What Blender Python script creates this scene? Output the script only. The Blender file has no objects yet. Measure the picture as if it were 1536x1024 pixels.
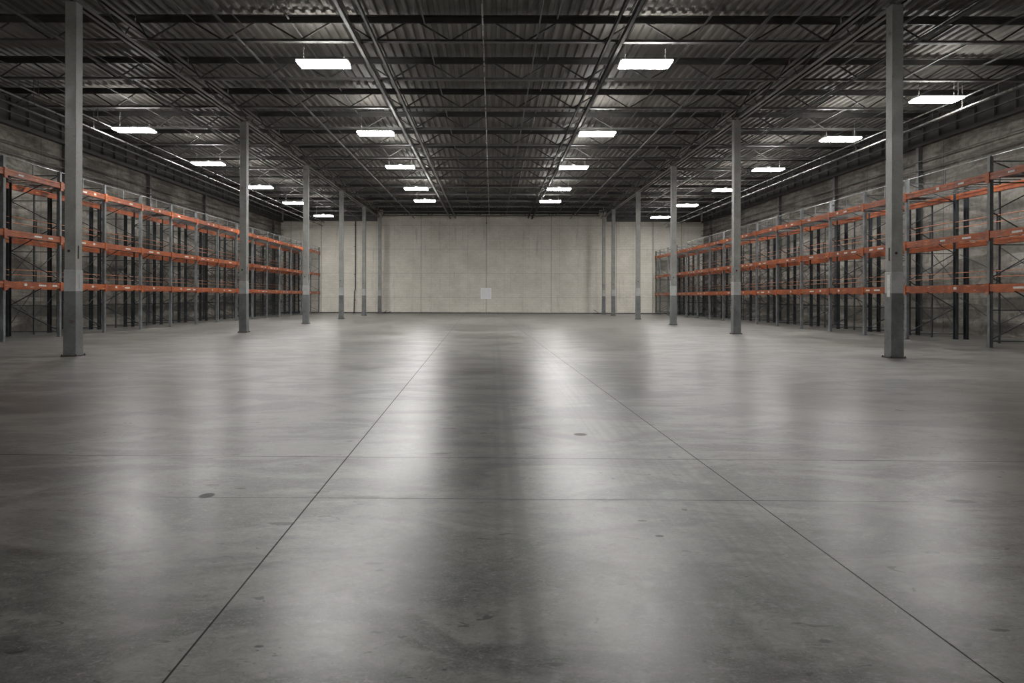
import bpy, math, random
from mathutils import Vector, Matrix
random.seed(7)
R = math.radians
col = bpy.context.scene.collection
F = 1024.0; VX = 738.0; VY = 446.0; CH = 1.5      # focal length (px), vanishing point, camera height

# ------------------------------------------------------------------ helpers
class MB:
    def __init__(s): s.v = []; s.f = []
    def box(s, x0, x1, y0, y1, z0, z1):
        n = len(s.v)
        s.v += [(x, y, z) for z in (z0, z1) for y in (y0, y1) for x in (x0, x1)]
        s.f += [tuple(n+i for i in q) for q in ((0,2,3,1),(4,5,7,6),(0,1,5,4),(2,6,7,3),(0,4,6,2),(1,3,7,5))]
        return s
    def bar(s, a, b, w, h, up=(0,0,1)):
        a = Vector(a); b = Vector(b); d = (b-a).normalized(); u = Vector(up)
        if abs(d.dot(u)) > .98: u = Vector((1,0,0))
        r = d.cross(u).normalized(); u = r.cross(d).normalized()
        n = len(s.v)
        for p in (a, b):
            for i, j in ((-1,-1),(1,-1),(1,1),(-1,1)):
                s.v.append(tuple(p + r*(i*w/2) + u*(j*h/2)))
        s.f += [(n,n+3,n+2,n+1),(n+4,n+5,n+6,n+7)] + [(n+i,n+(i+1)%4,n+4+(i+1)%4,n+4+i) for i in range(4)]
        return s
    def tube(s, pts, r, k=8):
        pts = [Vector(p) for p in pts]
        n = len(s.v); N = len(pts)
        d0 = (pts[1]-pts[0]).normalized()
        u = Vector((0,0,1)) if abs(d0.z) < .9 else Vector((1,0,0))
        for i, p in enumerate(pts):
            d = (pts[min(i+1,N-1)]-pts[max(i-1,0)]).normalized()
            a = d.cross(u).normalized(); b = a.cross(d).normalized()
            for j in range(k):
                t = 2*math.pi*j/k
                s.v.append(tuple(p + a*math.cos(t)*r + b*math.sin(t)*r))
        for i in range(N-1):
            for j in range(k):
                s.f.append((n+i*k+j, n+i*k+(j+1)%k, n+(i+1)*k+(j+1)%k, n+(i+1)*k+j))
        s.f.append(tuple(n+j for j in range(k))[::-1]); s.f.append(tuple(n+(N-1)*k+j for j in range(k)))
        return s
    def prism(s, prof, a, b, axis='y'):            # closed profile swept from a to b along an axis
        n = len(s.v); k = len(prof)
        for t in (a, b):
            for p, q in prof:
                s.v.append((p, t, q) if axis == 'y' else (t, p, q) if axis == 'x' else (p, q, t))
        s.f += [(n+i, n+(i+1)%k, n+k+(i+1)%k, n+k+i) for i in range(k)]
        s.f.append(tuple(n+i for i in range(k))[::-1]); s.f.append(tuple(n+k+i for i in range(k)))
        return s
    def mesh(s, name, mat, smooth=False):
        me = bpy.data.meshes.new(name); me.from_pydata(s.v, [], s.f); me.materials.append(mat)
        import bmesh
        bm = bmesh.new(); bm.from_mesh(me); bmesh.ops.recalc_face_normals(bm, faces=bm.faces); bm.to_mesh(me); bm.free()
        if smooth:
            for p in me.polygons: p.use_smooth = True
        return me
    def build(s, name, mat, parent=None, smooth=False, bevel=0):
        o = link(name, s.mesh(name, mat, smooth), parent)
        if bevel:
            m = o.modifiers.new('bevel', 'BEVEL'); m.width = bevel; m.segments = 2
        return o
def link(name, data, parent=None):
    o = bpy.data.objects.new(name, data); col.objects.link(o)
    if parent: o.parent = parent
    return o
def tag(o, label, cat, group=None, kind=None):
    o['label'] = label; o['category'] = cat
    if group: o['group'] = group
    if kind: o['kind'] = kind
    return o
def thing(name, label, cat, loc=(0,0,0), group=None):
    o = link(name, None); o.location = loc
    return tag(o, label, cat, group)
def struct(name, mb, mat):
    o = mb.build(name, mat); o['kind'] = 'structure'; return o
def dup(root, loc, label, group=None):
    r = root.copy(); col.objects.link(r); r.location = loc; r['label'] = label
    if group: r['group'] = group
    for ch in list(root.children):
        c = ch.copy(); col.objects.link(c); c.parent = r
        for g in ch.children:
            d = g.copy(); col.objects.link(d); d.parent = c
    return r
ORD = ['nearest','second','third','fourth','fifth','sixth','seventh','eighth','ninth','tenth','eleventh','twelfth',
       'thirteenth','fourteenth','fifteenth','sixteenth','seventeenth']

# ------------------------------------------------------------------ materials
class NT:
    def __init__(s, name):
        s.m = bpy.data.materials.new(name); s.m.use_nodes = True; s.t = s.m.node_tree; s.n = s.t.nodes
        s.b = s.n['Principled BSDF']; s.co = s.n.new('ShaderNodeTexCoord').outputs['Object']
        s.geo = s.n.new('ShaderNodeNewGeometry').outputs['Position']
    def L(s, a, b): s.t.links.new(a, b)
    def put(s, sock, v):
        if isinstance(v, bpy.types.NodeSocket): s.L(v, sock)
        else: sock.default_value = v
    def math(s, op, a, b=0.0, c=0.0, clamp=False):
        n = s.n.new('ShaderNodeMath'); n.operation = op; n.use_clamp = clamp
        s.put(n.inputs[0], a); s.put(n.inputs[1], b)
        if op in ('MULTIPLY_ADD','COMPARE','SMOOTH_MIN','WRAP'): s.put(n.inputs[2], c)
        return n.outputs[0]
    def scale(s, v, sc, loc=(0,0,0), rot=(0,0,0)):
        n = s.n.new('ShaderNodeMapping'); s.L(v, n.inputs[0]); n.inputs['Scale'].default_value = sc
        n.inputs['Location'].default_value = loc; n.inputs['Rotation'].default_value = rot; return n.outputs[0]
    def noise(s, v, sc, det=4, rough=.55, dist=0):
        n = s.n.new('ShaderNodeTexNoise'); s.L(v, n.inputs['Vector']); n.inputs['Scale'].default_value = sc
        n.inputs['Detail'].default_value = det; n.inputs['Roughness'].default_value = rough; n.inputs['Distortion'].default_value = dist
        return n.outputs['Fac']
    def ramp(s, v, a, b, lo=0.0, hi=1.0, smooth=True):
        n = s.n.new('ShaderNodeMapRange'); n.interpolation_type = 'SMOOTHSTEP' if smooth else 'LINEAR'
        s.put(n.inputs['Value'], v); n.inputs['From Min'].default_value = a; n.inputs['From Max'].default_value = b
        n.inputs['To Min'].default_value = lo; n.inputs['To Max'].default_value = hi; return n.outputs[0]
    def mix(s, f, a, b, mode='MIX'):
        n = s.n.new('ShaderNodeMix'); n.data_type = 'RGBA'; n.blend_type = mode
        s.put(n.inputs[0], f)
        for i, v in ((6, a), (7, b)):
            if isinstance(v, tuple): v = (v + (1,))[:4]
            s.put(n.inputs[i], v)
        return n.outputs[2]
    def bump(s, h, st=.2, d=.02):
        n = s.n.new('ShaderNodeBump'); s.L(h, n.inputs['Height']); n.inputs['Strength'].default_value = st
        n.inputs['Distance'].default_value = d; s.L(n.outputs[0], s.b.inputs['Normal'])
    def out(s, c=None, r=None, metal=0, spec=.5):
        if c is not None: s.put(s.b.inputs['Base Color'], (c+(1,))[:4] if isinstance(c, tuple) else c)
        if r is not None: s.put(s.b.inputs['Roughness'], r)
        s.b.inputs['Metallic'].default_value = metal; s.b.inputs['Specular IOR Level'].default_value = spec
        return s.m
    def xyz(s, v):
        n = s.n.new('ShaderNodeSeparateXYZ'); s.L(v, n.inputs[0]); return n.outputs

def paint(name, c, rough=.55, var=.35, sc=3.0, rust=0.0, metal=0.0, rustc=(.10,.045,.025)):
    t = NT(name)
    a = t.noise(t.geo, sc, 5); b = t.noise(t.geo, sc*9, 3)
    k = t.math('MULTIPLY_ADD', a, .7, t.math('MULTIPLY', b, .3))
    lo = tuple(x*(1-var) for x in c); hi = tuple(min(1, x*(1+var)) for x in c)
    cc = t.mix(t.ramp(k, .35, .65), lo, hi)
    if rust:
        rm = t.ramp(t.noise(t.geo, sc*2.3, 6, .65), .62-rust*.2, .72-rust*.2)
        cc = t.mix(t.math('MULTIPLY', rm, .75), cc, rustc)
    t.bump(b, .12, .01)
    return t.out(cc, t.ramp(a, .3, .7, rough-.1, rough+.12), metal)

M = {}
M['column'] = paint('grey_column_paint', (.25,.25,.235), .45, .18, 2.0, .03)
M['column_band'] = paint('pale_grey_band_paint', (.37,.375,.37), .45, .14, 3.0)
M['column_low'] = paint('dark_grey_column_jacket', (.135,.142,.142), .45, .22, 2.5, .12)
M['rust'] = paint('rust', (.045,.022,.016), .85, .4, 20)
M['joist'] = paint('dark_joist_paint', (.055,.053,.050), .5, .25, 1.5, .05)
M['runner_dark'] = paint('dull_dark_channel_paint', (.05,.048,.045), .85, .25, 1.5)
M['girder'] = paint('grey_girder_paint', (.13,.128,.12), .45, .25, 1.5)
M['beamgrey'] = paint('light_grey_beam_paint', (.17,.165,.152), .45, .2, 1.2)
M['conduit'] = paint('galvanised_conduit', (.30,.30,.29), .3, .2, 2, 0, .6)
M['pipe'] = paint('dark_pipe', (.10,.098,.095), .4, .3, 2)
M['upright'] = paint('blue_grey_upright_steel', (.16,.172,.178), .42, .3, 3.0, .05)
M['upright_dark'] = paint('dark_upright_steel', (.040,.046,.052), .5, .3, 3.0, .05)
M['mesh_deck'] = paint('wire_deck_steel', (.16,.16,.155), .4, .3, 3.0)
M['railorange'] = paint('thin_orange_rail_paint', (.42,.15,.065), .45, .25, 3.0, .12)
M['label'] = paint('white_label_paper', (.62,.60,.56), .6, .15, 14)
M['paper'] = paint('white_sheet', (.88,.88,.90), .7, .03, 3)
M['paper_edge'] = paint('bright_sheet_border', (.95,.95,.95), .7, .02, 3)
M['housing'] = paint('white_lamp_housing', (.45,.45,.44), .45, .1, 5)
M['scrap'] = paint('dark_scrap', (.02,.02,.02), .8, .3, 8)

def orange():
    t = NT('orange_beam_paint')
    a = t.noise(t.geo, 2.2, 5); s_ = t.noise(t.scale(t.geo, (1.5, 1.2, 9)), 2.4, 5, .6)
    c = t.mix(t.ramp(a, .35, .65), (.25,.053,.014), (.42,.102,.024))
    c = t.mix(t.math('MULTIPLY', t.ramp(t.noise(t.scale(t.geo, (1,1,3)), 3.1, 6, .7), .56, .66), .6), c, (.13,.040,.022))
    c = t.mix(t.math('MULTIPLY', t.ramp(s_, .60, .68), .75), c, (.58,.36,.25))       # scraped paint
    t.bump(a, .15, .01)
    return t.out(c, t.ramp(a, .3, .7, .38, .55))
M['orange'] = orange()

def emit(name, st, c=(1,.985,.96)):
    t = NT(name); t.b.inputs['Emission Color'].default_value = c+(1,); t.b.inputs['Emission Strength'].default_value = st
    return t.out((.8,.8,.8), .5)
M['diffuser'] = emit('lit_diffuser', 100.0)
M['uplight'] = emit('lit_upper_slot', 55.0)

def floor_mat():
    t = NT('worn_concrete_floor'); P = t.geo; x, y, z = t.xyz(P)
    big = t.noise(P, .16, 4, .55, .3)
    med = t.noise(t.scale(P, (.75, 1.5, 1)), .95, 8, .66, .8)
    fine = t.noise(t.scale(P, (1, 1.5, 1)), 7, 8, .72, .6)
    grit = t.noise(P, 70, 4, .7)
    k = t.math('ADD', t.math('MULTIPLY', big, .30), t.math('ADD', t.math('MULTIPLY', med, .40), t.math('MULTIPLY', fine, .30)))
    k = t.math('ADD', t.math('MULTIPLY', t.ramp(big, .38, .62), .22), t.math('ADD', t.math('MULTIPLY', t.ramp(med, .42, .58), .45), t.math('MULTIPLY', t.ramp(fine, .36, .64), .33)))
    c = t.mix(t.ramp(k, .1, .9, smooth=False), (.048,.048,.045), (.245,.238,.220))
    c = t.mix(t.math('MULTIPLY', t.ramp(t.noise(P, .33, 3, .5, .4), .5, .72), .35), c, (.19,.165,.125))     # warm tinge
    wisp = t.noise(t.scale(P, (1,1.7,1), rot=(0,0,.3)), 15, 5, .7, 2.2)
    c = t.mix(t.math('MULTIPLY', t.ramp(wisp, .54, .66), .45), c, (.34,.33,.305))
    c = t.mix(t.math('MULTIPLY', t.ramp(wisp, .44, .34), .55), c, (.045,.045,.043))
    c = t.mix(t.math('MULTIPLY', t.ramp(grit, .42, .70), .35), c, (.27,.265,.25))
    c = t.mix(t.math('MULTIPLY', t.ramp(t.noise(t.scale(P, (1.2,2.4,1)), 1.7, 8, .75, 1.2), .59, .71), .50), c, (.050,.050,.046))  # dark scuffs
    c = t.mix(t.math('MULTIPLY', t.ramp(t.noise(t.scale(P, (1,2,1)), 5.0, 3, .6, .9), .665, .70), .85), c, (.022,.022,.020))      # small pits
    # tyre tracks running away from the door
    st = t.noise(t.scale(P, (16, .10, 1)), 1.0, 3, .6)
    def band(a, b, e): return t.math('MULTIPLY', t.ramp(x, a-e, a+e), t.ramp(x, b-e, b+e, 1, 0))
    tr = t.math('ADD', band(.14,.24,.02), t.math('ADD', t.math('MULTIPLY', band(.02,.08,.02), .7), t.math('MULTIPLY', band(1.0,1.95,.12), t.ramp(st, .42, .62))))
    tr = t.math('MULTIPLY', tr, t.ramp(t.noise(t.scale(P,(.5,.5,1)), 1.1, 2), .3, .6, .35, 1))
    c = t.mix(t.math('MULTIPLY', tr, .34, clamp=True), c, (.048,.048,.046))
    # joints
    def line(p0, p1, w, e, amt=1.0, lo=None, hi=None):
        d = (Vector(p1)-Vector(p0)).normalized(); n = (-d.y, d.x)
        cst = n[0]*p0[0] + n[1]*p0[1]
        v = t.math('ADD', t.math('MULTIPLY', x, n[0]), t.math('MULTIPLY', y, n[1]))
        v = t.math('ABSOLUTE', t.math('SUBTRACT', v, cst))
        r = t.math('MULTIPLY', t.ramp(v, w, w+e, 1, 0), amt)
        if lo is not None: r = t.math('MULTIPLY', r, t.math('MULTIPLY', t.ramp(x, lo-.6, lo, 0, 1), t.ramp(x, hi, hi+.6, 1, 0)))
        return r
    J = line((-1.276,2.657), (-1.63,19.95), .003, .004)
    J = t.math('MAXIMUM', J, line((2.0,2.66), (1.60,19.9), .0026, .0035))
    far = t.noise(P, 5, 3)
    J = t.math('MAXIMUM', J, line((-4.6,6.47), (4.9,6.29), .003, .007, .8))
    J = t.math('MAXIMUM', J, line((-3,5.12), (3.4,5.04), .002, .006, .8, -2.2, 2.9))
    for yy in (11.2, 16.0, 21.6, 28.9, 38.5):
        J = t.math('MAXIMUM', J, line((-4,yy+.07), (4,yy), .004, .010, .2))
    for xx in (-6.6, 6.4, -10.6, 10.3):
        J = t.math('MAXIMUM', J, line((xx,0), (xx,30), .003, .006, .2))
    c = t.mix(t.math('MULTIPLY', J, .9), c, (.018,.018,.017))
    # oval stains: centre x, y, radius x, radius y, colour
    st_m = J
    for px, py, rx, ry, cc, amt in ((311,744,.060,.075,(.016,.016,.014),1.0), (871,651,.080,.085,(.040,.026,.016),1.0), (990,803,.030,.02,(.02,.022,.022),.9),
            (1440,750,.13,.05,(.04,.037,.032),.7), (550,746,.10,.05,(.05,.05,.045),.4), (962,780,.035,.02,(.03,.03,.028),.7),
            (1245,797,.13,.07,(.06,.055,.047),.5), (660,680,.10,.04,(.04,.04,.036),.6), (1500,943,.05,.015,(.02,.02,.02),.7),
            (390,970,.022,.012,(.02,.02,.02),.8), (362,733,.05,.015,(.03,.03,.03),.8), (320,728,.06,.015,(.03,.03,.03),.6),
            (1240,960,.03,.02,(.03,.03,.03),.6), (425,786,.10,.03,(.035,.035,.033),.55), (560,845,.06,.02,(.03,.03,.03),.5)):
        d = F*CH/(py-VY); X = (px-VX)*d/F
        a = t.math('DIVIDE', t.math('SUBTRACT', x, X), rx); b = t.math('DIVIDE', t.math('SUBTRACT', y, d), ry)
        r = t.math('SQRT', t.math('ADD', t.math('MULTIPLY', a, a), t.math('MULTIPLY', b, b)))
        if amt < .8: r = t.math('ADD', r, t.math('MULTIPLY_ADD', fine, 2.4, -1.2))
        sm = t.ramp(r, .75, 1.1, amt, 0); st_m = t.math('MAXIMUM', st_m, sm)
        c = t.mix(sm, c, cc)
    rg = t.math('ADD', t.ramp(big, .35, .65, .285, .375), t.math('MULTIPLY', t.math('SUBTRACT', fine, .5), .26))
    rg = t.math('MAXIMUM', t.math('ADD', rg, t.math('MULTIPLY', t.math('SUBTRACT', grit, .5), .12)), .28)
    rg = t.math('ADD', rg, t.math('MULTIPLY', J, .3), clamp=True)
    hh = t.math('ADD', t.math('MULTIPLY', med, .30), t.math('ADD', t.math('MULTIPLY', fine, .30), t.math('ADD', t.math('MULTIPLY', grit, .05), t.math('MULTIPLY', J, -.6))))
    t.bump(hh, .22, .02)
    t.out(c, rg, 0, .55)
    t.L(t.math('MULTIPLY_ADD', st_m, -.5, .55), t.b.inputs['Specular IOR Level'])
    return t.m
M['floor'] = floor_mat()

def wall_mat(name, lo, hi, axis, bands=0):
    t = NT(name); P = t.geo; x, y, z = t.xyz(P)
    u = x if axis == 'x' else y
    c3 = t.n.new('ShaderNodeCombineXYZ'); t.L(u, c3.inputs[0]); t.L(z, c3.inputs[1]); v = c3.outputs[0]
    br = t.n.new('ShaderNodeTexBrick'); t.L(v, br.inputs['Vector']); br.inputs['Scale'].default_value = 1
    br.inputs['Brick Width'].default_value = .42; br.inputs['Row Height'].default_value = .21; br.inputs['Mortar Size'].default_value = .009
    br.inputs['Mortar Smooth'].default_value = .4
    br.inputs['Color1'].default_value = (1,1,1,1); br.inputs['Color2'].default_value = (.93,.93,.93,1); br.inputs['Mortar'].default_value = (.80,.80,.80,1)
    a = t.noise(P, .5, 6, .6); b = t.noise(P, 6, 5, .7)
    c = t.mix(t.ramp(t.math('MULTIPLY_ADD', b, .35, t.math('MULTIPLY', a, .65)), .35, .65), lo, hi)
    c = t.mix(1.0, c, br.outputs['Color'], 'MULTIPLY')
    # wide control joints
    def grid(w, period, off, wid):
        f = t.math('FRACT', t.math('DIVIDE', t.math('ADD', w, off), period))
        return t.ramp(t.math('ABSOLUTE', t.math('SUBTRACT', f, .5)), wid/period, wid*2.0/period, 1, 0)
    g = t.math('MAXIMUM', grid(u, 6.1, 3.05+.55, .018), t.math('MULTIPLY', grid(u, 1.72, .86+.55, .010), .35))
    g = t.math('MAXIMUM', g, t.math('MULTIPLY', grid(z, 2.25, 1.125-1.5, .014), .5))
    c = t.mix(t.math('MULTIPLY', g, .55), c, (.07,.068,.06))
    # vertical drips and scuffs near the bottom
    dr = t.ramp(t.noise(t.scale(v, (3.0,.22,1)), 1.0, 5, .65), .56, .74)
    c = t.mix(t.math('MULTIPLY', dr, .30), c, (.10,.095,.085))
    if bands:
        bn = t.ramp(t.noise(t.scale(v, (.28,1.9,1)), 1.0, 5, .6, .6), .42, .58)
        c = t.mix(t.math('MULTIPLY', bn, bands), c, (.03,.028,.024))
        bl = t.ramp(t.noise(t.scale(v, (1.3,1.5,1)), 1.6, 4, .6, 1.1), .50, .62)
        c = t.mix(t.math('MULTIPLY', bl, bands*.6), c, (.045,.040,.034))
    t.bump(t.math('ADD', b, t.math('MULTIPLY', g, -1.0)), .2, .01)
    return t.out(c, .85, 0, .2)
M['backwall'] = wall_mat('painted_block_wall', (.66,.625,.55), (.79,.755,.68), 'x')
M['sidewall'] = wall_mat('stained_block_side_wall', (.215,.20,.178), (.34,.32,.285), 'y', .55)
def deck_mat():
    t = NT('corrugated_roof_steel'); a = t.noise(t.scale(t.geo,(1,.3,1)), 1.0, 6, .65); b = t.noise(t.geo, 9, 3)
    c = t.mix(t.ramp(a, .3, .7), (.098,.091,.081), (.180,.170,.153)); t.bump(b, .1, .01)
    return t.out(c, .55, 0, .4)
M['deck'] = deck_mat()

# ------------------------------------------------------------------ the hall
WX = 19.8; YB = 64.0; YF = -14.0
ZD = CH+8.40                         # underside of the roof deck's ribs
ZT = CH+8.25; ZB = CH+7.50           # joist chords
struct('floor', MB().box(-WX-.3, WX+.3, YF-.3, YB+.3, -.3, 0), M['floor'])
struct('wall_back', MB().box(-WX-.3, WX+.3, YB, YB+.3, 0, ZD+.3), M['backwall'])
struct('wall_left', MB().box(-WX-.3, -WX, YF, YB, 0, ZD+.3), M['sidewall'])
struct('wall_right', MB().box(WX, WX+.3, YF, YB, 0, ZD+.3), M['sidewall'])
struct('wall_front', MB().box(-WX-.3, WX+.3, YF-.3, YF, 0, ZD+.3), M['sidewall'])
# corrugated roof deck, ribs running away from the camera
mb = MB(); pr = []; X = -WX-.2; p = .305
while X < WX+.2:
    pr += [(X, ZD), (X+.10, ZD), (X+.135, ZD+.075), (X+.27, ZD+.075)]; X += p
n = len(pr)
mb.v = [(a, y, b) for y in (YF-.2, YB+.2) for a, b in pr] + [(a, y, ZD+.2) for y in (YF-.2, YB+.2) for a in (pr[0][0], pr[-1][0])]
mb.f = [(i, i+1, n+i+1, n+i) for i in range(n-1)] + [(2*n, 2*n+1, 2*n+3, 2*n+2)]
struct('ceiling', mb, M['deck'])
# trims: dark bands put in for shade atop the side walls, dark beams over the side bays of the back wall, floor kerb line
k = 1
def trim(mb, mat):
    global k
    o = struct('trim_%d' % k, mb, mat); k += 1; return o
for s in (-1, 1):
    a, b = sorted((s*(WX-.02), s*(WX-.28)))
    trim(MB().box(a, b, YF+.1, YB-.3, 8.45, 8.62).box(a+.1, b-.1, YF+.1, YB-.3, 8.62, ZD-.10).box(a, b, YF+.1, YB-.3, ZD-.10, ZD-.01), M['joist'])
    a, b = sorted((s*(WX-.3), s*10.75))
    trim(MB().box(a, b, YB-.22, YB-.02, 8.62, 8.74).box(a, b, YB-.14, YB-.10, 8.74, ZD-.1), M['joist'])
trim(MB().box(-10.2, 10.0, YB-.10, YB-.01, 9.30, 9.42).box(-10.2, 10.0, YB-.06, YB-.01, 9.42, ZD-.02), M['joist'])
for s in (-1, 1):                      # added stiffeners and ledges that clutter the dark wall-top shade bands
    m_ = MB(); y = 9.0
    while y < YB-1: m_.box(*sorted((s*(WX-.14), s*(WX-.27))), y-.012, y+.012, 8.63, ZD-.11); y += 1.1
    for z in (8.95, 9.3): m_.box(*sorted((s*(WX-.18), s*(WX-.27))), 8, YB-.4, z, z+.05)
    trim(m_, M['girder'])
for s in (-1, 1):                      # wall posts standing proud of the block wall
    for yy in (16.5, 24.0, 31.5, 39.2, 46.8, 54.4, 61.5):
        a, b = sorted((s*(WX-.01), s*(WX-.20)))
        trim(MB().box(a, b, yy-.10, yy+.10, 0, 8.45), M['pipe'])
def base_trim(name, mb): 
    o = struct(name, mb, M['pipe'])
base_trim('baseboard_back', MB().box(-WX+.05, WX-.05, YB-.03, YB-.002, 0, .10))

# ------------------------------------------------------------------ steel columns
def make_column():
    t = thing('steel_column', '', 'column')
    h = ZB-.10
    MB().box(-.14,.14,-.14,.14, 2.17, h).build('shaft', M['column'], t, bevel=.012)
    MB().box(-.152,.152,-.152,.152, 1.63, 2.17).build('painted_band', M['column_band'], t, bevel=.01)
    low = MB(); n = 4
    for a, b, z0, z1 in ((.150,.144,.02,1.63),):
        v0 = len(low.v)
        for q, zz in ((.162,.0),(.150,1.63)):
            for i, j in ((-1,-1),(1,-1),(1,1),(-1,1)): low.v.append((i*q, j*q, zz+.01))
        low.f += [(v0+i, v0+(i+1)%4, v0+4+(i+1)%4, v0+4+i) for i in range(4)] + [(v0,v0+3,v0+2,v0+1),(v0+4,v0+5,v0+6,v0+7)]
    low.build('lower_jacket', M['column_low'], t, bevel=.01)
    bp = MB().box(-.20,.20,-.20,.20, 0, .018).build('base_plate', M['rust'], t)
    b = MB()
    for i in (-1,1):
        for j in (-1,1): b.tube([(i*.178,j*.178,.018),(i*.178,j*.178,.05)], .014, 6)
    b.build('anchor_bolts', M['rust'], bp)
    MB().box(-.24,.24,-.17,.17, h, h+.03).build('cap_plate', M['girder'], t)
    MB().tube([(-.03,-.138,2.64),(-.03,-.147,2.64)], .035, 9).build('rusty_hole', M['rust'], t)
    for s in (-1, 1):
        MB().box(min(s*.139,s*.147), max(s*.139,s*.147), -.05, -.005, 2.45, 2.78).build('rusty_slot', M['rust'], t)
    MB().box(-.155,-.151,-.02,.0,1.70,2.05).box(.151,.155,-.02,0,1.70,2.05).build('band_seam', M['column'], t)
    return t
LC = [(-628,17.25),(-372,28.9),(-279,38.5),(-226,47.6),(-192,56),(-168.5,63.2)]
RC = [(603,17.3),(366,28.5),(272,38.4),(219,47.7),(182,57.2),(167.5,62.6)]
c0 = make_column(); first = True
for side, rows in (('left', LC), ('right', RC)):
    for i, (ox, d) in enumerate(rows):
        place = ORD[i]+' from the camera' if i else 'nearest the camera'
        if i == 5: place = 'farthest, against the back wall'
        lab = 'tall grey square steel column with pale painted band, %s row, %s' % (side, place)
        loc = (ox*d/F, d, 0)
        if first: c0.location = loc; c0['label'] = lab; c0['group'] = 'steel columns in two rows'; first = False; o = c0
        else: o = dup(c0, loc, lab, 'steel columns in two rows')
        if side == 'right' and i == 0:
            MB().box(-.160,-.1525,-.10,.04,1.54,2.10).build('paper_notice', M['label'], o)

# ------------------------------------------------------------------ girders over the column rows
def girder(x, label):
    t = thing('roof_girder', label, 'girder', (x, 0, 0), 'roof girders over the column rows')
    zb, zt = ZB-.06, CH+7.98; y0, y1 = 6.0, YB-.05
    for nm, z, hh in (('bottom_chord', zb, .10), ('top_chord', zt, .11)):
        MB().box(-.15,-.03,y0,y1,z-hh/2,z-hh/2+.02).box(-.05,-.03,y0,y1,z-hh/2,z+hh/2).box(.03,.15,y0,y1,z-hh/2,z-hh/2+.02).box(.03,.05,y0,y1,z-hh/2,z+hh/2).build(nm, M['beamgrey'], t)
    w = MB(); y = y0; up = True; st = 1.7
    while y+st < y1:
        a, b = (zb, zt) if up else (zt, zb)
        w.bar((0,y,a),(0,y+st,b),.045,.045); y += st; up = not up
    w.build('web', M['joist'], t)
girder(-10.52, 'long grey open web steel girder over the left column row')
girder(10.25, 'long grey open web steel girder over the right column row')

# ------------------------------------------------------------------ joists
JY = [16.6, 20.1, 23.6, 27.15, 30.5, 33.7, 36.9, 40.2, 43.5, 46.8, 50.1, 53.4, 56.7, 59.9, 62.9]
spans = {'left': (-WX+.30, -10.55), 'centre': (-10.49, 10.22), 'right': (10.28, WX-.30)}
for nm, (x0, x1) in spans.items():
    t = thing('roof_joist', '', 'joist', (0,0,0), 'open web roof joists in the %s bay' % nm)
    MB().box(x0,x1,-.10,-.012,ZT-.01,ZT+.02).box(x0,x1,.012,.10,ZT-.01,ZT+.02).box(x0,x1,-.03,-.012,ZT-.19,ZT).box(x0,x1,.012,.03,ZT-.19,ZT).build('top_chord', M['joist'], t)
    MB().box(x0+.35,x1-.35,-.075,-.012,ZB,ZB+.014).box(x0+.35,x1-.35,.012,.075,ZB,ZB+.014).box(x0+.35,x1-.35,-.024,-.012,ZB,ZB+.09).box(x0+.35,x1-.35,.012,.024,ZB,ZB+.09).build('bottom_chord', M['girder'], t)
    w = MB(); n = max(2, round((x1-x0-.7)/1.12)); n += n % 2; st = (x1-x0-.7)/n
    for i in range(n):
        xa = x0+.35+i*st; za, zb = (ZB+.04, ZT-.05) if i % 2 == 0 else (ZT-.05, ZB+.04)
        w.tube([(xa,0,za),(xa+st,0,zb)], .028, 6)
    w.tube([(x0,0,ZT-.06),(x0+.37,0,ZB+.04)], .02, 6); w.tube([(x1,0,ZT-.06),(x1-.37,0,ZB+.04)], .02, 6)
    w.build('web', M['joist'], t)
    for i, y in enumerate(JY):
        lab = 'dark open web roof joist in the %s bay, %s%s' % (nm, ORD[i], ' the camera' if i == 0 else ' from the camera')
        if i == len(JY)-1: lab = 'dark open web roof joist in the %s bay, last before the back wall' % nm
        if i == 0: t.location = (0,y,0); t['label'] = lab
        else: dup(t, (0,y,0), lab)

# two hung runner beams left and right of centre, pipes and conduits along the hall
BR = [(-18.4,0),(-16.8,1),(-14.0,0),(-13.2,1),(-11.5,0),(-8.7,1),(-7.0,0),(-2.0,1),(1.3,0),(5.9,0),(8.8,1),(11.4,0),(13.1,1),(14.2,0),(16.9,1),(18.3,0)]
for i, (x, up) in enumerate(BR):
    z = ZT-.21 if up else ZB+.115
    o = MB().box(-.022,.022,8,YB-.1,z-.022,z-.016).box(-.022,-.016,8,YB-.1,z-.022,z+.02).build('bridging_angle', M['girder'] if i % 3 else M['joist'])
    o.location.x = x
    tag(o, 'thin steel bridging angle crossing the roof joists, %s from the left wall' % (ORD[i] if i else 'nearest'), 'bridging', 'bridging angles between roof joists')
def runner(name, x, z, w, h, mat, label, cat, y0=8.0, hang=True):
    t = thing(name, label, cat, (x, 0, z))
    MB().box(-w/2,w/2,y0,YB-.04,0,.02).box(-w/2,-w/2+.02,y0,YB-.04,0,h).box(w/2-.02,w/2,y0,YB-.04,0,h).build('channel', mat, t)
    me = MB().box(-w/2-.03,w/2+.03,-.03,.03,h,ZB-z+.002).mesh('clamp', M['joist'])
    for y in JY: link('clamp', me, t).location = (0,y,0)
runner('support_beam', -3.92, ZB-.16, .13, .11, M['beamgrey'], 'light grey steel channel under the roof left of centre, outer of the pair', 'beam')
runner('support_beam', -3.42, ZB-.10, .11, .08, M['beamgrey'], 'light grey steel channel under the roof left of centre, inner of the pair', 'beam')
runner('support_beam', 3.72, ZB-.16, .13, .11, M['runner_dark'], 'dark grey steel channel under the roof right of centre, outer of the pair', 'beam')
runner('support_beam', 3.36, ZB-.10, .09, .08, M['runner_dark'], 'dark grey steel channel under the roof right of centre, inner of the pair', 'beam')
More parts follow.
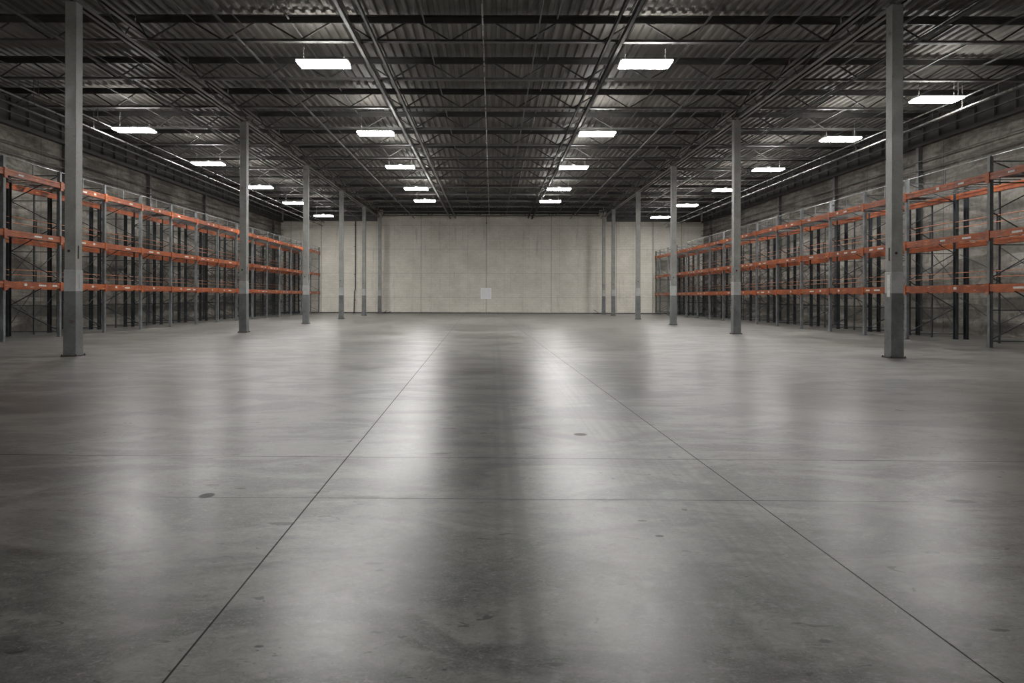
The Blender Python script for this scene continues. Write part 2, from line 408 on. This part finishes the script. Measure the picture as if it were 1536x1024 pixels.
def pipe(name, x, z, r, mat, label, y0=8.0, y1=YB-.03, hang=True):
    t = thing(name, label, 'pipe', (x, 0, z))
    MB().tube([(0,y0,0),(0,y1,0)], r, 10).build('tube', mat, t, smooth=True)
    if hang:
        me = MB().box(-.008,.008,-.012,.012,r*.5,ZB-z+.03).box(-r-.01,r+.01,-.02,.02,-r-.006,-r+.002).box(-r-.01,-r,-.02,.02,-r,r).box(r,r+.01,-.02,.02,-r,r).box(-r-.01,r+.01,-.02,.02,r,r+.01).mesh('hanger', M['joist'])
        for y in JY: link('hanger', me, t).location = (0,y,0)
pipe('conduit', -.27, ZB-.06, .022, M['conduit'], 'thin galvanised conduit under the roof along the hall centre')
pipe('conduit', -15.7, CH+6.98, .028, M['conduit'], 'shiny conduit beside the left outer lights, upper of two')
pipe('conduit', -15.86, CH+6.66, .035, M['conduit'], 'shiny conduit beside the left outer lights, lower of two')
pipe('conduit', 16.1, CH+6.88, .028, M['conduit'], 'shiny conduit beside the right outer lights, upper of two')
pipe('conduit', 16.24, CH+6.56, .035, M['conduit'], 'shiny conduit beside the right outer lights, lower of two')
for x, z, r, l in ((-7.3, ZB-.10, .04, 'dark sprinkler pipe under the roof between left column row and inner lights'),
                (7.3, ZB-.10, .04, 'dark sprinkler pipe under the roof between right column row and inner lights'),
                (-12.4, ZB-.12, .045, 'dark sprinkler pipe under the roof just outside the left column row'),
                (12.2, ZB-.12, .045, 'dark sprinkler pipe under the roof just outside the right column row'),
                (-17.6, ZB-.45, .05, 'dark pipe hung high above the left racking'),
                (17.5, ZB-.45, .05, 'dark pipe hung high above the right racking'),
                (1.9, ZD-.20, .03, 'thin dark pipe against the roof deck right of centre'),
                (-6.0, ZD-.22, .03, 'thin dark pipe against the roof deck left of the inner lights')):
    pipe('sprinkler_pipe', x, z, r, M['pipe'], l, hang=z < ZD-.4)
for s, sd in ((-1,'left'), (1,'right')):
    for z, h in ((7.75,'upper'), (7.35,'lower')):
        t = thing('wall_pipe', 'dark pipe run along the %s side wall above the racking, %s of two' % (sd, h), 'pipe', (s*(WX-.24), 0, z), 'wall pipes above racking')
        MB().tube([(0,8,0),(0,YB-.1,0)], .028, 8).build('tube', M['pipe'], t, smooth=True)

# ------------------------------------------------------------------ ceiling lights
def make_light():
    t = thing('ceiling_light', '', 'light'); W, D = .74, .36
    d = MB(); pf = [(-D+.00,.0),(-D+.04,-.05),(D-.04,-.05),(D,.0)]
    d.prism(pf, -W, W, 'x').build('diffuser', M['diffuser'], t)
    MB().box(-W-.02,W+.02,-D*.55,D*.55,.03,.09).box(-W,W,-D,D,.002,.03).build('housing', M['housing'], t)
    MB().box(-W*.92,W*.92,-D*.34,D*.34,.091,.096).build('upper_slot', M['uplight'], t)
    for s in (-1,1): MB().tube([(s*.6,0,.09),(s*.6,0,.75)], .006, 5).build('suspension_wire', M['conduit'], t)
    MB().box(-.08,.08,-.045,.045,.097,.13).build('junction_box', M['housing'], t)
    return t
l0 = make_light(); first = True
rows = [('inner left', [(485,96),(563,200),(600,250.5),(624,283),(637,301)], 6.98),
        ('inner right', [(967,95),(895,200),(860,250.5),(838,283),(825,301.5)], 6.98),
        ('outer left', [(201,196),(312,246),(389,281),(441,305),(485,324)], 6.85),
        ('outer right', [(1404,147),(1260,207),(1152,253),(1088,284),(1030,307),(990,325)], 6.85)]
for nm, pts, zr in rows:
    for i, (px, py) in enumerate(pts):
        d = F*zr/(VY-py+0); X = (px-VX)*d/F
        lab = 'lit rectangular white hanging light, %s row, %s' % (nm, 'nearest the camera' if i == 0 else ORD[i]+' from the camera' if i < len(pts)-1 else 'farthest, near the back wall')
        if first: l0.location = (X,d,CH+zr); l0['label'] = lab; l0['group'] = 'hanging warehouse lights'; first = False
        else: dup(l0, (X,d,CH+zr), lab, 'hanging warehouse lights')

for nm, X, ys in (('inner left', -5.05, (-6.0,)), ('inner right', 4.65, (-6.0,)), ('outer left', -14.9, (9.5, -4.0)), ('outer right', 15.4, (9.5, -4.0))):
    for i, y in enumerate(ys):                # unseen lamps added in line with the rows to brighten the near columns
        dup(l0, (X, y, CH+6.98), 'added fill light in line with the %s row, out of view, %s' % (nm, 'behind the camera' if y < 0 else 'beside the camera'), 'hanging warehouse lights')

# ------------------------------------------------------------------ pallet racking
def beam_mb(L, z, x, face):       # face = direction (+-1) of the visible side
    m = MB(); t = .05
    a, b = sorted((x, x+face*t))
    m.box(a, b, .08, L-.08, z-.115, z+.10)
    a2, b2 = sorted((x+face*t, x+face*(t+.012)))
    m.box(a2, b2, .085, L-.085, z-.10, z-.04).box(a2, b2, .085, L-.085, z+.03, z+.085)
    return m
def upright_mb(x, H, w=.10, dp=.07, open_s=1):
    m = MB()
    m.box(x-dp/2, x+dp/2, -w/2, -w/2+.012, 0.012, H).box(x-dp/2, x+dp/2, w/2-.012, w/2, .012, H)
    e = x+open_s*dp/2; a, b = sorted((e, e-open_s*.012))
    m.box(a, b, -w/2, w/2, .012, H)
    m.box(x-.08, x+.08, -.08, .08, 0, .012)
    return m
def make_rack(side, L, H, lv, D, variant, last):
    s = -1 if side == 'left' else 1            # s: direction away from the aisle
    t = thing('pallet_rack', '', 'pallet rack')
    ys = [0] + ([L] if last else [])
    for y0 in ys:
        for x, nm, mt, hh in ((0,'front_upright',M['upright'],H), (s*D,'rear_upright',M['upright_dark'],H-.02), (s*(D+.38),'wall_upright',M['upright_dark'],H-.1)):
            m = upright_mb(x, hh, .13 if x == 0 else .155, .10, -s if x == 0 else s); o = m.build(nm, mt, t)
            if y0: o.location.y = y0
        b = MB(); z = .3; up = 0                # ladder bracing inside the end frame
        zs = [.25, 1.15, 2.15, 3.15, 4.15, 5.05, H-.15]
        for i in range(len(zs)-1):
            b.bar((s*.04, 0, zs[i]), (s*(D-.04), 0, zs[i+1]) if i % 2 == 0 else (s*(D-.04), 0, zs[i]), .035, .025)
            if i % 2: b.bar((s*(D-.04), 0, zs[i]), (s*.04, 0, zs[i+1]), .035, .025)
        b.bar((s*.04, 0, H-.15), (s*(D+.35), 0, H-.15), .035, .03); b.bar((s*.04,0,.2),(s*(D+.35),0,.2),.035,.03)
        o = b.build('frame_brace', M['upright_dark'], t); o.location.y = y0
    for q, z in enumerate(lv):
        fb = beam_mb(L, z, -s*.02, -s).build('front_beam', M['orange'], t)
        for y in ys:
            a, b = sorted((-s*.052, -s*.10))
            MB().box(a, b, y-.075, y+.08, z-.20, z+.13).build('end_connector', M['orange'], fb)
        for j in range(variant[q][0]):
            y = .4+(L-.9)*((variant[q][1]+j*.37) % 1.0); w = (.14, .40, .26)[(j+q) % 3]
            a, b = sorted((-s*.083, -s*.087)); MB().box(a, b, y, y+w, z-.045, z+.04 if w < .15 else z+.015).build('label_sticker', M['label'], fb)
        rb = beam_mb(L, z-.02, s*D, -s); rb.build('rear_beam', M['orange'], t)
        dk = MB()
        n = 9
        for i in range(n):
            y = .15+(L-.3)*i/(n-1); dk.box(min(s*.0,s*D), max(0,s*D), y-.02, y+.02, z+.09, z+.115)
        if q:
            for i in range(7):
                x = s*(.15+i*(D-.3)/6); dk.box(x-.008, x+.008, .08, L-.08, z+.115, z+.127)
            if q == 2:                       # a few pale boards left on the top level
                for (u, v, w2) in variant[3]:
                    dk.box(*sorted((s*(.2), s*(D-.2))), L*u, L*u+w2, z+.127, z+.145)
        dk.build('shelf_deck', M['mesh_deck'], t)
    for q, (z1, z2) in enumerate(((2.31-1.9, 2.50-1.9), (4.25-3.61, 4.47-3.61))):
        r = MB()
        for zz in (z1, z2): r.tube([(s*(D-.06), .08, lv[q]+zz), (s*(D-.06), L-.08, lv[q]+zz-(.02 if variant[q][0] > 1 else 0))], .016, 6)
        r.build('orange_guard_rail', M['railorange'], t)
        MB().box(min(s*(D-.06),s*(D-.03)), max(s*(D-.06),s*(D-.03)), L*.5-.02, L*.5+.02, lv[q]+.1, lv[q]+z2+.05).build('rail_post', M['upright_dark'], t)
    # top safety rail and its thin posts
    r = MB().tube([(0,0,H-.01),(0,L-.08,H-.01)], .014, 6)
    r.box(-.015,.015,L*.5-.015,L*.5+.015,lv[2]+.1,H-.01); r.build('top_rail', M['upright'], t)
    r = MB()
    for zz in (H-.26, H-.08): r.tube([(s*(D-.06),.08,zz),(s*(D-.06),L-.08,zz)], .014, 6)
    r.build('rear_top_rail', M['railorange'], t)
    MB().box(*sorted((s*(D+.02), s*(D+.06))), L*.5-.03, L*.5+.03, .0, H-.2).build('middle_post', M['upright_dark'], t)
    w = MB()                                  # cross bracing in the rear plane
    xx = s*(D+.09)
    for za, zb in ((.3, lv[0]-.2), (lv[0]+.2, lv[1]-.25)):
        w.bar((xx,.08,za),(xx,L*.5,zb),.03,.012,(1,0,0)); w.bar((xx,L*.5,za+.3),(xx,L-.08,zb-.1),.03,.012,(1,0,0)); w.bar((xx,.08,zb-.2),(xx,L*.5,za+.35),.03,.012,(1,0,0))
    w.build('rear_brace', M['upright_dark'], t)
    return t
variants = [((1,.3),(2,.1),(2,.2),((.1,.5),)), ((2,.15),(1,.55),(1,.7),((.55,.4),)), ((1,.75),(3,.05),(2,.45),((.2,.3),(.6,.45))), ((3,.25),(2,.5),(1,.1),((.3,.8),))]
variants = [v[:3] + ([(a, 0, b) for a, b in v[3]],) for v in variants]
# left row
cache = {}
def row(side, X, ds, H, lv, D):
    for i in range(len(ds)-1):
        L = ds[i+1]-ds[i]; last = i == len(ds)-2; vi = (i*3+(side == 'right')) % 4; key = (side, round(L,2), vi, last)
        lab = 'orange and grey pallet rack bay in the %s row, %s from the camera end' % (side, 'nearest' if i == 0 else ORD[i])
        if last: lab = 'orange and grey pallet rack bay ending the %s row at the back wall' % side
        if key not in cache:
            t = make_rack(side, L, H, lv, D, variants[vi], last); t.location = (X, ds[i], 0); t['label'] = lab
            t['group'] = 'pallet rack bays along the %s wall' % side; cache[key] = t
        else: dup(cache[key], (X, ds[i], 0), lab)
row('left', -16.1, [19.54+2.93*i for i in range(16)], 6.13, (1.90,3.61,5.62), 1.88)
row('right', 15.25, [18.05,20.9,25.1] + [25.1+2.84*i for i in range(1,14)] + [63.45], 5.86, (1.84,3.46,5.24), 1.80)

# ------------------------------------------------------------------ back wall items
t = thing('wall_sheet', 'blank white square sheet on the back wall near the centre', 'sheet', (0,0,0))
cx = (729-VX)*YB/F; cz = CH+(VY-440)*YB/F
MB().box(cx-.50,cx+.50,YB-.030,YB-.002,cz-.50,cz+.50).build('border', M['paper_edge'], t)
MB().box(cx-.40,cx+.40,YB-.036,YB-.030,cz-.40,cz+.44).build('panel', M['paper'], t)
x = (533-VX)*YB/F
t = thing('downpipe', 'dark vertical pipe on the back wall between two left columns', 'pipe', (x,YB-.09,0))
MB().tube([(-.10,0,0),(-.06,0,2.0),(.02,0,2.3),(.02,0,5.5),(.02,0,8.9)], .05, 8).build('tube', M['pipe'], t, smooth=True)
b = MB()
for z in (1.2,3.6,6.2,8.2): b.box(-.10,.08,-.03,.088,z,z+.06)
b.build('brackets', M['pipe'], t)
t = thing('downpipe', 'thin dark vertical pipe high on back wall above right rack end', 'pipe', ((979-VX)*YB/F,YB-.05,0))
MB().tube([(0,0,0.0),(0,0,8.55)], .03, 6).build('tube', M['pipe'], t, smooth=True)
t = thing('downpipe', 'thin dark vertical pipe high on back wall above left rack end', 'pipe', ((482-VX)*YB/F,YB-.05,0))
MB().tube([(0,0,0.0),(0,0,8.55)], .018, 6).build('tube', M['pipe'], t, smooth=True)
def scrap(x, y, lab):
    m = MB().bar((0,0,.04),(.55,.05,.05),.06,.06).bar((.1,0,.05),(.35,-.05,.28),.05,.04).bar((.5,0,.03),(.75,.1,.22),.04,.04)
    o = m.build('metal_scrap', M['scrap']); o.location = (x,y,0.0); tag(o, lab, 'scrap')
scrap(-10.1, 63.15, 'dark metal scrap at the foot of the farthest left column')
o = MB().bar((0,0,.04),(-.6,.05,.05),.06,.06).bar((-.1,0,.05),(-.55,.05,.38),.05,.04).build('metal_scrap', M['scrap']); o.location = (9.95,62.9,0); tag(o, 'dark metal scrap at the foot of the farthest right column', 'scrap')
# cable drop at the top centre of the back wall
t = thing('cable_drop', 'short dark cable drop at top centre of the back wall', 'cable', ((729.5-VX)*YB/F, YB-.06, 0))
MB().tube([(0,.04,9.32),(0,.04,8.5)], .02, 6).build('cable', M['pipe'], t)
MB().box(-.06,.06,-.04,.055,8.4,8.52).build('box', M['pipe'], t)

# ------------------------------------------------------------------ camera, world, view
cam = bpy.data.cameras.new('camera'); co = link('camera', cam)
cam.sensor_width = 36; cam.lens = 36*F/1536; cam.shift_x = (768-VX)/1536; cam.shift_y = -(512-VY)/1536
cam.clip_end = 300
co.matrix_world = Matrix.Translation((0,0,CH)) @ Matrix.Rotation(R(90),4,'X') @ Matrix.Rotation(R(.14),4,'Z')
bpy.context.scene.camera = co
w = bpy.data.worlds.new('world'); bpy.context.scene.world = w; w.use_nodes = True
w.node_tree.nodes['Background'].inputs[0].default_value = (.5,.55,.6,1); w.node_tree.nodes['Background'].inputs[1].default_value = .0
vs = bpy.context.scene.view_settings
bpy.context.scene.display_settings.display_device = 'sRGB'
vs.view_transform = 'Standard'; vs.look = 'None'; vs.gamma = 1; vs.use_curve_mapping = False; vs.exposure = 0.0
